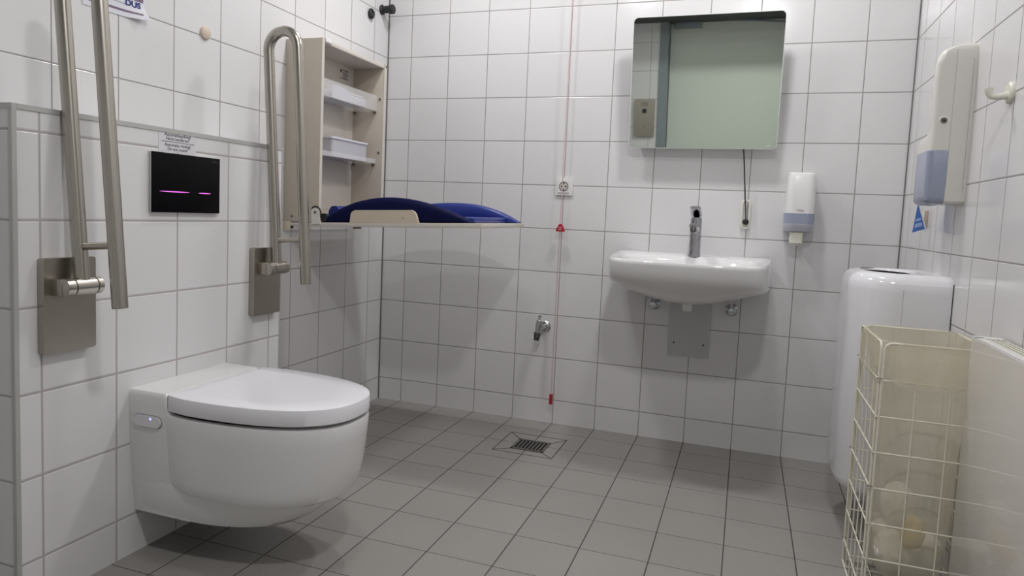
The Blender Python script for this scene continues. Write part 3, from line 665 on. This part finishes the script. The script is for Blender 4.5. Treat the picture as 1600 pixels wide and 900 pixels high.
def TWn(z, o, ins=0.0):
    pts = [Vector((XR-0.052, YA-o+ins, z))]
    r = 0.016
    for k in range(7): a = k*PI/12; pts.append(Vector((XR-0.1005-o+ins+r-r*math.sin(a), YA-o+ins+r-r*math.cos(a), z)))
    n = 14
    for k in range(1, n): a = PI/2*k/n; pts.append(Vector((XR-(0.1005+o-ins)*math.cos(a)**0.35, YA+r+(YE+o-ins-YA-r)*math.sin(a)**0.35, z)))
    pts.append(Vector((XR-0.04, YE-0.005, z))); pts.append(Vector((XR-0.052, YA+0.03, z)))
    return pts
bm = B(); loft(bm, [TWn(1.053, 0.0015, 0.016), TWn(1.056, 0.0015, 0.007), TWn(1.064, 0.0015, 0.001), TWn(1.075, 0.0015), TWn(1.204, 0.0015), TWn(1.205, 0.0008)])
obj('window', bm, 'bluegrey', TD, label='blue-grey translucent window')
obj('seam', box(B(), (XR-0.0515, YA-0.0006, 1.10), (XR-0.0505, YA+0.004, 1.485)), 'socket_in', TD)
obj('back_seam', box(B(), (XR-0.010, YA-0.0004, 1.09), (XR-0.0092, YA+0.004, 1.46)), 'greyink', TD)
lk = obj('lock', lathe(B(), (XR-0.070, YA+0.001, 1.288), (0, -1, 0), [(0, 0.0135), (0.0020, 0.0135), (0.0026, 0.012)], 28), 'plastic', TD)
obj('lock_core', lathe(B(), (XR-0.070, YA-0.0016, 1.288), (0, -1, 0), [(0, 0.0090), (0.001, 0.0085)], 20), 'screw', lk)
obj('key_slot', lathe(B(), (XR-0.070, YA-0.0026, 1.288), (0, -1, 0), [(0, 0.0040), (0.0005, 0.0038)], 12), 'socket_hole', lk)
# blue card hanging below it
LF = thing('blue_card', 'small blue triangular card with pale lines hanging below the towel dispenser', 'card', (2.27, -0.45, 0.97))
A_, B_, C_ = Vector((2.2615, -0.45, 1.066)), Vector((2.252, -0.45, 0.968)), Vector((2.286, -0.46, 0.982))
bm = B(); prism(bm, [A_, B_, C_], (0, 0.0012, 0)); obj('card', bm, 'leaf', LF)
bm = B(); prism(bm, [A_, C_, C_+Vector((0.006, 0.004, -0.001)), A_+Vector((0.004, 0.004, 0))], (0, 0.001, 0)); obj('white_edge', bm, 'leafw', LF)
bm = B()
for (t0, t1) in ((0.55, 0.64), (0.72, 0.86)):
    q = [A_.lerp(B_, t0).lerp(A_.lerp(C_, t0), 0.15), A_.lerp(B_, t1).lerp(A_.lerp(C_, t1), 0.15), A_.lerp(B_, t1).lerp(A_.lerp(C_, t1), 0.85), A_.lerp(B_, t0).lerp(A_.lerp(C_, t0), 0.85)]
    prism(bm, [p+Vector((0, -0.0006, 0)) for p in q], (0, 0.0005, 0))
obj('pale_lines', bm, 'leaftext', LF)
CLP = thing('wall_clip', 'small beige clip on the right wall beside the blue card', 'clip', (XR, -0.385, 1.01))
obj('clip_plate', box(B(), (XR-0.006, -0.400, 0.985), (XR, -0.335, 1.045), 0.002), 'plastic_w', CLP)
obj('clip_edge', box(B(), (XR-0.012, -0.402, 0.985), (XR-0.0, -0.396, 1.045), 0.001), 'beige_pl', CLP)
# coat hook
HK = thing('coat_hook', 'white coat hook on the right wall next to the towel dispenser', 'hook', (XR, -1.092, 1.31))
obj('base_disc', lathe(B(), (XR, -1.092, 1.312), (-1, 0, 0), [(0, 0.026), (0.006, 0.026), (0.010, 0.022)], 28), 'cream', HK)
obj('hook_arm', tube(B(), [(XR-0.006, -1.095, 1.306), (XR-0.03, -1.095, 1.302), (XR-0.042, -1.095, 1.303), (XR-0.047, -1.095, 1.310), (XR-0.048, -1.095, 1.322)], [0.010, 0.007, 0.007, 0.008, 0.0095], 14), 'cream', HK)

# waste bin
WBN = thing('sanitary_bin', 'tall rounded white waste bin with open top on the right wall in the corner', 'bin', (XR, -0.585, 0.15))
def BR(z, ins, zf=None, wall=0.0):
    ya, yb, d, r = -0.777+ins, -0.385-ins, 0.262-ins, 0.13-ins*0.6
    pts = []
    n = 14
    xw = XR-wall
    pts.append(Vector((xw, ya, z))); pts.append(Vector((xw, (ya+yb)/2, z))); pts.append(Vector((xw, yb, z)))
    for k in range(n+1): a = PI/2+k*PI/2/n; pts.append(Vector((XR-d+r+r*math.cos(a), yb-r+r*math.sin(a), z)))
    for k in range(n+1): a = PI+k*PI/2/n; pts.append(Vector((XR-d+r+r*math.cos(a), ya+r+r*math.sin(a), z)))
    return pts
bot = [(0.150, 0.05), (0.152, 0.030), (0.158, 0.016), (0.170, 0.006), (0.19, 0.0)]
top = [(0.79, 0.0), (0.812, 0.003), (0.828, 0.010), (0.838, 0.022), (0.843, 0.036), (0.844, 0.05)]
rings = [BR(z, i, wall=0) for z, i in bot+top]
cx_, cy_ = XR-0.142, -0.583
def ell(z, rx, ry):
    out = []
    for p in BR(z, 0.05, wall=0):
        a = math.atan2((p.y-cy_)/ry, (p.x-cx_)/rx); out.append(Vector((cx_+rx*math.cos(a), cy_+ry*math.sin(a), z)))
    return out
rings += [ell(0.843, 0.086, 0.140), ell(0.836, 0.080, 0.133), ell(0.80, 0.078, 0.130), ell(0.60, 0.07, 0.11)]
bm = B(); loft(bm, rings, mis=[0]*(len(rings)-3)+[1, 1, 1]);  # inner wall of the opening coloured near black
obj('bin_body', bm, ['enamel', 'gap'], WBN, smooth=50)
obj('door_seam', box(B(), (2.1775, -0.7775, 0.20), (2.1790, -0.776, 0.80)), 'socket_in', WBN)
obj('wall_gasket', box(B(), (XR-0.002, -0.7785, 0.17), (XR-0.0005, -0.776, 0.825)), 'gap', WBN)

# radiator
RX, RY0, RZ = 2.238, -1.212, 0.738
RD = thing('panel_radiator', 'glossy white flat panel radiator on the right wall at the picture edge', 'radiator', (XR, -1.8, 0.12))
YR1 = -2.62
bm = B(); box(bm, (RX, YR1, 0.12), (RX+0.014, RY0, RZ), 0.004, 3); obj('front_panel', bm, 'radiator', RD)
obj('side_cover', box(B(), (RX+0.014, RY0-0.004, 0.13), (XR-0.012, RY0-0.001, RZ-0.004)), 'rad_top', RD)
obj('side_cover', box(B(), (RX+0.014, YR1+0.001, 0.13), (XR-0.012, YR1+0.004, RZ-0.004)), 'rad_top', RD)
bm = B(); box(bm, (RX+0.014, YR1+0.004, 0.14), (XR-0.016, RY0-0.006, RZ-0.020)); obj('grille_recess_shade', bm, 'hole', RD)  # near-black block paints the shade below the slats
bm = B(); box(bm, (RX+0.001, RY0-0.034, RZ-0.004), (XR-0.010, RY0-0.001, RZ+0.001), 0.001); box(bm, (RX+0.001, YR1, RZ-0.004), (RX+0.018, RY0-0.02, RZ+0.001), 0.001); obj('top_cover', bm, 'rad_top', RD)
bm = B()
for k in range(4): box(bm, (RX+0.022+0.0105*k, YR1+0.01, RZ-0.006), (RX+0.0285+0.0105*k, RY0-0.036-0.0*k, RZ-0.001), 0.001)
obj('top_grille', bm, 'rad_slat', RD, label='ivory lengthwise slats')
for y in (-1.5, -2.3): obj('wall_bracket', box(B(), (XR-0.016, y-0.02, 0.25), (XR-0.0002, y+0.02, 0.6)), 'rad_top', RD)

# wire waste basket
WK = thing('wire_waste_basket', 'tall cream wire basket standing on the floor between bin and radiator', 'waste basket', (2.17, -1.04, 0))
KX0, KX1, KY0, KY1, KZ = 2.060, 2.292, -1.196, -0.885, 0.700
KROW = [0.068+0.09*k for k in range(7)]
def panel(P0, P1, nv, name='wire_panel'):
    P0 = Vector(P0); P1 = Vector(P1); d = (P1-P0); L_ = d.length; d.normalize(); bm = B(); r = 0.018
    e = 0.006
    pts = []
    def Q(s, z): return P0+d*s+Vector((0, 0, z))
    pts.append(Q(e, 0.006)); pts.append(Q(e, KZ-r))
    for k in range(1, 7): a = PI-k*PI/12; pts.append(Q(e+r+r*math.cos(a), KZ-r+r*math.sin(a)))
    for k in range(0, 7): a = PI/2-k*PI/12; pts.append(Q(L_-e-r+r*math.cos(a), KZ-r+r*math.sin(a)))
    pts.append(Q(L_-e, 0.006))
    tube(bm, pts, 0.0028, 8)
    for k in range(nv):
        s = e+(L_-2*e)*(k+1)/(nv+1); tube(bm, [Q(s, 0.006), Q(s, KZ)], 0.0017, 6)
    for z in KROW: tube(bm, [Q(-0.002, z), Q(L_+0.002, z)], 0.0020, 6)
    tube(bm, [Q(e, 0.006), Q(L_-e, 0.006)], 0.0028, 8)
    return obj(name, bm, 'wire', WK)
panel((KX0, KY0, 0), (KX1, KY0, 0), 2)
panel((KX0, KY1, 0), (KX0, KY0, 0), 4)
panel((KX1, KY1, 0), (KX0, KY1, 0), 2)
panel((KX1, KY0, 0), (KX1, KY1, 0), 4)
bm = B()
for k in range(5): tube(bm, [(KX0, KY0+(KY1-KY0)*k/4, 0.020), (KX1, KY0+(KY1-KY0)*k/4, 0.020)], 0.0018, 6)
for k in range(1, 4): tube(bm, [(KX0+(KX1-KX0)*k/4, KY0, 0.020), (KX0+(KX1-KX0)*k/4, KY1, 0.020)], 0.0018, 6)
obj('wire_base', bm, 'wire', WK)
for (x, y) in ((KX0, KY0), (KX0, KY1)):
    for z in (0.608, 0.338, 0.068):
        obj('corner_ring', tube(B(), [(x+0.005*math.cos(a), y+0.005*math.sin(a), z+0.004) for a in [2*PI*k/12 for k in range(12)]], 0.0012, 6, closed=True), 'screw', WK, label='dark connecting ring')
# liner bag: inner sack and folded-over cuff
BG = thing('bin_liner', 'translucent cream plastic liner hanging inside the wire basket, folded over its rim', 'bin bag', (2.17, -1.04, 0.06))
def sack(z, ins, wob, ph, N=64, e=0.32):
    out = []
    hx, hy = (KX1-KX0)/2-ins, (KY1-KY0)/2-ins; cx, cy = (KX0+KX1)/2, (KY0+KY1)/2
    for k in range(N):
        a = 2*PI*k/N; c, s = math.cos(a), math.sin(a)
        w = 1+wob*(math.sin(5*a+ph)*0.5+math.sin(11*a+ph*2.1)*0.3+math.sin(3*a-ph)*0.3)
        out.append(Vector((cx+hx*w*math.copysign(abs(c)**e, c), cy+hy*w*math.copysign(abs(s)**e, s), z)))
    return out
rings = []
zs = [(0.085, 0.070, 0.10), (0.075, 0.055, 0.12), (0.090, 0.030, 0.10), (0.13, 0.018, 0.06), (0.20, 0.012, 0.04), (0.30, 0.010, 0.03), (0.42, 0.009, 0.02), (0.55, 0.008, 0.015), (0.66, 0.007, 0.008), (0.700, 0.004, 0.002)]
rings = [sack(z, i+0.016*min(1, max(0, (0.68-z)/0.2)), w, z*9, e=0.32+0.40*min(1, max(0, (0.68-z)/0.25))) for z, i, w in zs]
bm = B(); loft(bm, rings, cap1=False); obj('sack', bm, 'film', BG, smooth=60)
rings = [sack(0.7035, 0.002, 0.002, 1), sack(0.704, -0.002, 0.001, 1), sack(0.700, -0.0042, 0.001, 1.2), sack(0.66, -0.0065, 0.004, 1.6)]
lw = sack(0.615, -0.0075, 0.008, 2.2)
for k, v in enumerate(lw): v.z += 0.018*math.sin(k*0.37)+0.010*math.sin(k*0.9)
for v in lw: v.z = min(max(v.z, 0.60), 0.645)
rings.append(lw)
for ring in rings:
    for v in ring:
        v.y = max(v.y, -1.2045)
bm = B(); loft(bm, rings, cap0=False, cap1=False); obj('folded_cuff', bm, 'film_thin', BG, smooth=60)
# used paper towels inside the liner
def crumple(name, c, r, seed, mat, sx=1, sy=1, sz=1):
    rnd = random.Random(seed); bm = bmesh.new(); bmesh.ops.create_icosphere(bm, subdivisions=3, radius=1)
    dirs = [(Vector((rnd.uniform(-1, 1), rnd.uniform(-1, 1), rnd.uniform(-1, 1))).normalized(), rnd.uniform(0.05, 0.28)) for _ in range(18)]
    for v in bm.verts:
        n = v.co.normalized(); k = 1.0
        for d, a in dirs:
            k -= a*max(0, (n.dot(d)-0.75))*2.2
        k += 0.05*math.sin(9*n.x+seed)*math.cos(11*n.y)
        v.co = Vector((n.x*sx, n.y*sy, n.z*sz))*k*r+Vector(c)
    return obj(name, bm, mat, at=(c[0], c[1], c[2]-r*sz), smooth=25)
tow = [((2.142, -1.10, 0.150), 0.048, 3, 'tissue', 1, 1, 1.1, 'crumpled white towel low at the near left corner inside the liner'),
       ((2.220, -1.06, 0.152), 0.044, 9, 'tissue', 1, 1.2, 1.0, 'crumpled white towel low at the right side inside the liner'),
       ((2.165, -1.00, 0.235), 0.050, 5, 'tissue', 0.9, 1, 1.3, 'crumpled white towel on top of the pile inside the liner'),
       ((2.148, -0.975, 0.142), 0.042, 12, 'tissue', 1, 1, 1, 'crumpled white towel at the back left inside the liner'),
       ((2.175, -1.125, 0.215), 0.036, 21, 'tissue_y', 0.8, 0.8, 1.3, 'yellowish crumpled paper between the white towels inside the liner')]
for c, r, sd_, mt, a, b_, c_, lb in tow:
    tag(crumple('paper_towel', c, r, sd_, mt, a, b_, c_), lb, 'paper towel', 'crumpled paper towels in the bin liner')

# ------------------------------------------------------------------ floor drain
FD = thing('floor_drain', 'slotted metal floor drain set in diagonally cut tiles near the back wall', 'floor drain', (0.932, -0.345, 0))
gx0, gx1, gy0, gy1 = 0.862, 1.003, -0.411, -0.282
obj('drain_recess_shade', box(B(), (gx0, gy0, 0.0002), (gx1, gy1, 0.0010)), 'hole', FD)  # near-black plate, darkness under the grate put into colour
bm = B(); fw_ = 0.008
box(bm, (gx0, gy0, 0.0005), (gx1, gy0+fw_, 0.003)); box(bm, (gx0, gy1-fw_, 0.0005), (gx1, gy1, 0.003)); box(bm, (gx0, gy0, 0.0005), (gx0+fw_, gy1, 0.003)); box(bm, (gx1-fw_, gy0, 0.0005), (gx1, gy1, 0.003))
obj('drain_frame', bm, 'drainmetal', FD)
bm = B(); n = 8; w_ = (gx1-gx0-2*fw_)/n
for k in range(n+1): x = gx0+fw_+w_*k; box(bm, (x-w_*0.22, gy0+fw_*0.5, 0.0008), (x+w_*0.22, gy1-fw_*0.5, 0.0026))
box(bm, (gx0, gy0+fw_, 0.0006), (gx1, gy0+fw_*1.9, 0.0026)); box(bm, (gx0, gy1-fw_*1.9, 0.0006), (gx1, gy1-fw_, 0.0026))
obj('grate', bm, 'drainmetal', FD)
ox0, ox1, oy0, oy1 = 0.800, 1.053, -0.457, -0.209
bm = B()
def line(bm, a, b, w=0.003):
    a = Vector((*a, 0)); b = Vector((*b, 0)); d = (b-a).normalized(); nrm = Vector((-d.y, d.x, 0))*w/2
    prism(bm, [a+nrm+Vector((0, 0, 0.0001)), b+nrm+Vector((0, 0, 0.0001)), b-nrm+Vector((0, 0, 0.0001)), a-nrm+Vector((0, 0, 0.0001))], (0, 0, 0.0004))
O = [(ox0, oy0), (ox1, oy0), (ox1, oy1), (ox0, oy1)]; I = [(gx0, gy0), (gx1, gy0), (gx1, gy1), (gx0, gy1)]
for k in range(4): line(bm, O[k], O[(k+1) % 4]); line(bm, O[k], I[k])
obj('cut_tile_joints', bm, 'gap', FD, smooth=0)

# ------------------------------------------------------------------ things near the door, seen in the mirror
IC = thing('intercom_panel', 'stainless steel emergency call panel reflected in the mirror', 'intercom', (0.76, YB, 1.20))
iy = YB
bm = B(); prism(bm, [(x, iy, z) for x, z in rrect(0.185, 0.335, 0.006, 3, 0.765, 1.370)], (0, 0.03, 0)); bevel_all(bm, 0.003); obj('front_plate', bm, 'steel_dark', IC)
obj('call_button', box(B(), (0.746, iy+0.030, 1.415), (0.784, iy+0.034, 1.453), 0.001), 'rubber', IC, label='square black button')
bm = B()
for k in range(5): box(bm, (0.733, iy+0.030, 1.478+0.008*k), (0.797, iy+0.0312, 1.482+0.008*k))
obj('speaker_slots', bm, 'screw', IC)
obj('small_button', lathe(B(), (0.765, iy+0.03, 1.290), (0, 1, 0), [(0, 0.006), (0.003, 0.006)], 12), 'screw', IC)
DC = thing('door_closer', 'dark door closer arm over the door, reflected at the top of the mirror', 'door closer', (1.1, YB, 2.15))
obj('closer_body', box(B(), (0.99, YB-0.119, 2.155), (1.23, YB-0.07, 2.235), 0.004), 'doorframe', DC)
obj('closer_arm', tube(B(), [(1.20, YB-0.08, 2.22), (1.66, YB-0.085, 2.20), (2.10, YB-0.10, 2.16)], 0.008, 8), 'doorframe', DC)

# ------------------------------------------------------------------ ceiling lamps
def downlight(x, y, power, size=0.17, spread=180, label=''):
    Dn = thing('ceiling_downlight', label, 'ceiling lamp', (x, y, ZC), 'round ceiling downlights')
    bm = B(); lathe(bm, (x, y, ZC), (0, 0, -1), [(0, size*0.62), (0.006, size*0.62), (0.008, size*0.56), (0.004, size*0.52)], 40); obj('trim_ring', bm, 'plastic', Dn)
    bm = B(); lathe(bm, (x, y, ZC-0.008), (0, 0, -1), [(0, size*0.5), (0.001, size*0.5)], 40); obj('diffuser', bm, 'lamp', Dn)
    l = bpy.data.lights.new('lamp_light', 'AREA'); l.shape = 'DISK'; l.size = size; l.energy = power; l.color = (1.0, 0.985, 0.995); l.spread = math.radians(spread)
    o = bpy.data.objects.new('lamp_light', l); link(o); o.parent = Dn; o.location = (0, 0, -0.012)
    return Dn
downlight(1.62, -0.62, 8.0, label='round ceiling downlight over the washbasin')
downlight(0.66, -0.62, 7.3, label='round ceiling downlight over the changing board')
downlight(0.95, -1.75, 3.4, label='round ceiling downlight on the side of the toilet, nearest the door')
downlight(1.75, -2.45, 13.0, label='round ceiling downlight on the side of the radiator, nearest the door')

w = bpy.data.worlds.new('world'); S.world = w; w.use_nodes = True
w.node_tree.nodes['Background'].inputs[0].default_value = (0.02, 0.02, 0.02, 1)

# ------------------------------------------------------------------ camera
rt = Vector((0.9436, 0.3281, 0.0439)); up = Vector((-0.0672, 0.0599, 0.9959)); fw = Vector((-0.3241, 0.9428, -0.0786))
cam = bpy.data.cameras.new('camera'); co = bpy.data.objects.new('camera', cam); link(co)
R3 = Matrix((rt.normalized(), up.normalized(), (-fw).normalized())).transposed()
co.matrix_world = Matrix.Translation((1.7301, -3.0413, 0.9731)) @ R3.to_4x4()
cam.sensor_width = 36; cam.lens = 1064.86/1600*36; cam.shift_x = (800-796.59)/1600; cam.shift_y = (417.42-450)/1600
cam.clip_start = 0.02
S.camera = co
S.view_settings.view_transform = 'Standard'; S.view_settings.look = 'None'; S.view_settings.gamma = 1; S.view_settings.use_curve_mapping = False
S.view_settings.exposure = 0.28
for o in S.objects:
    if 'wl' in o: del o['wl']
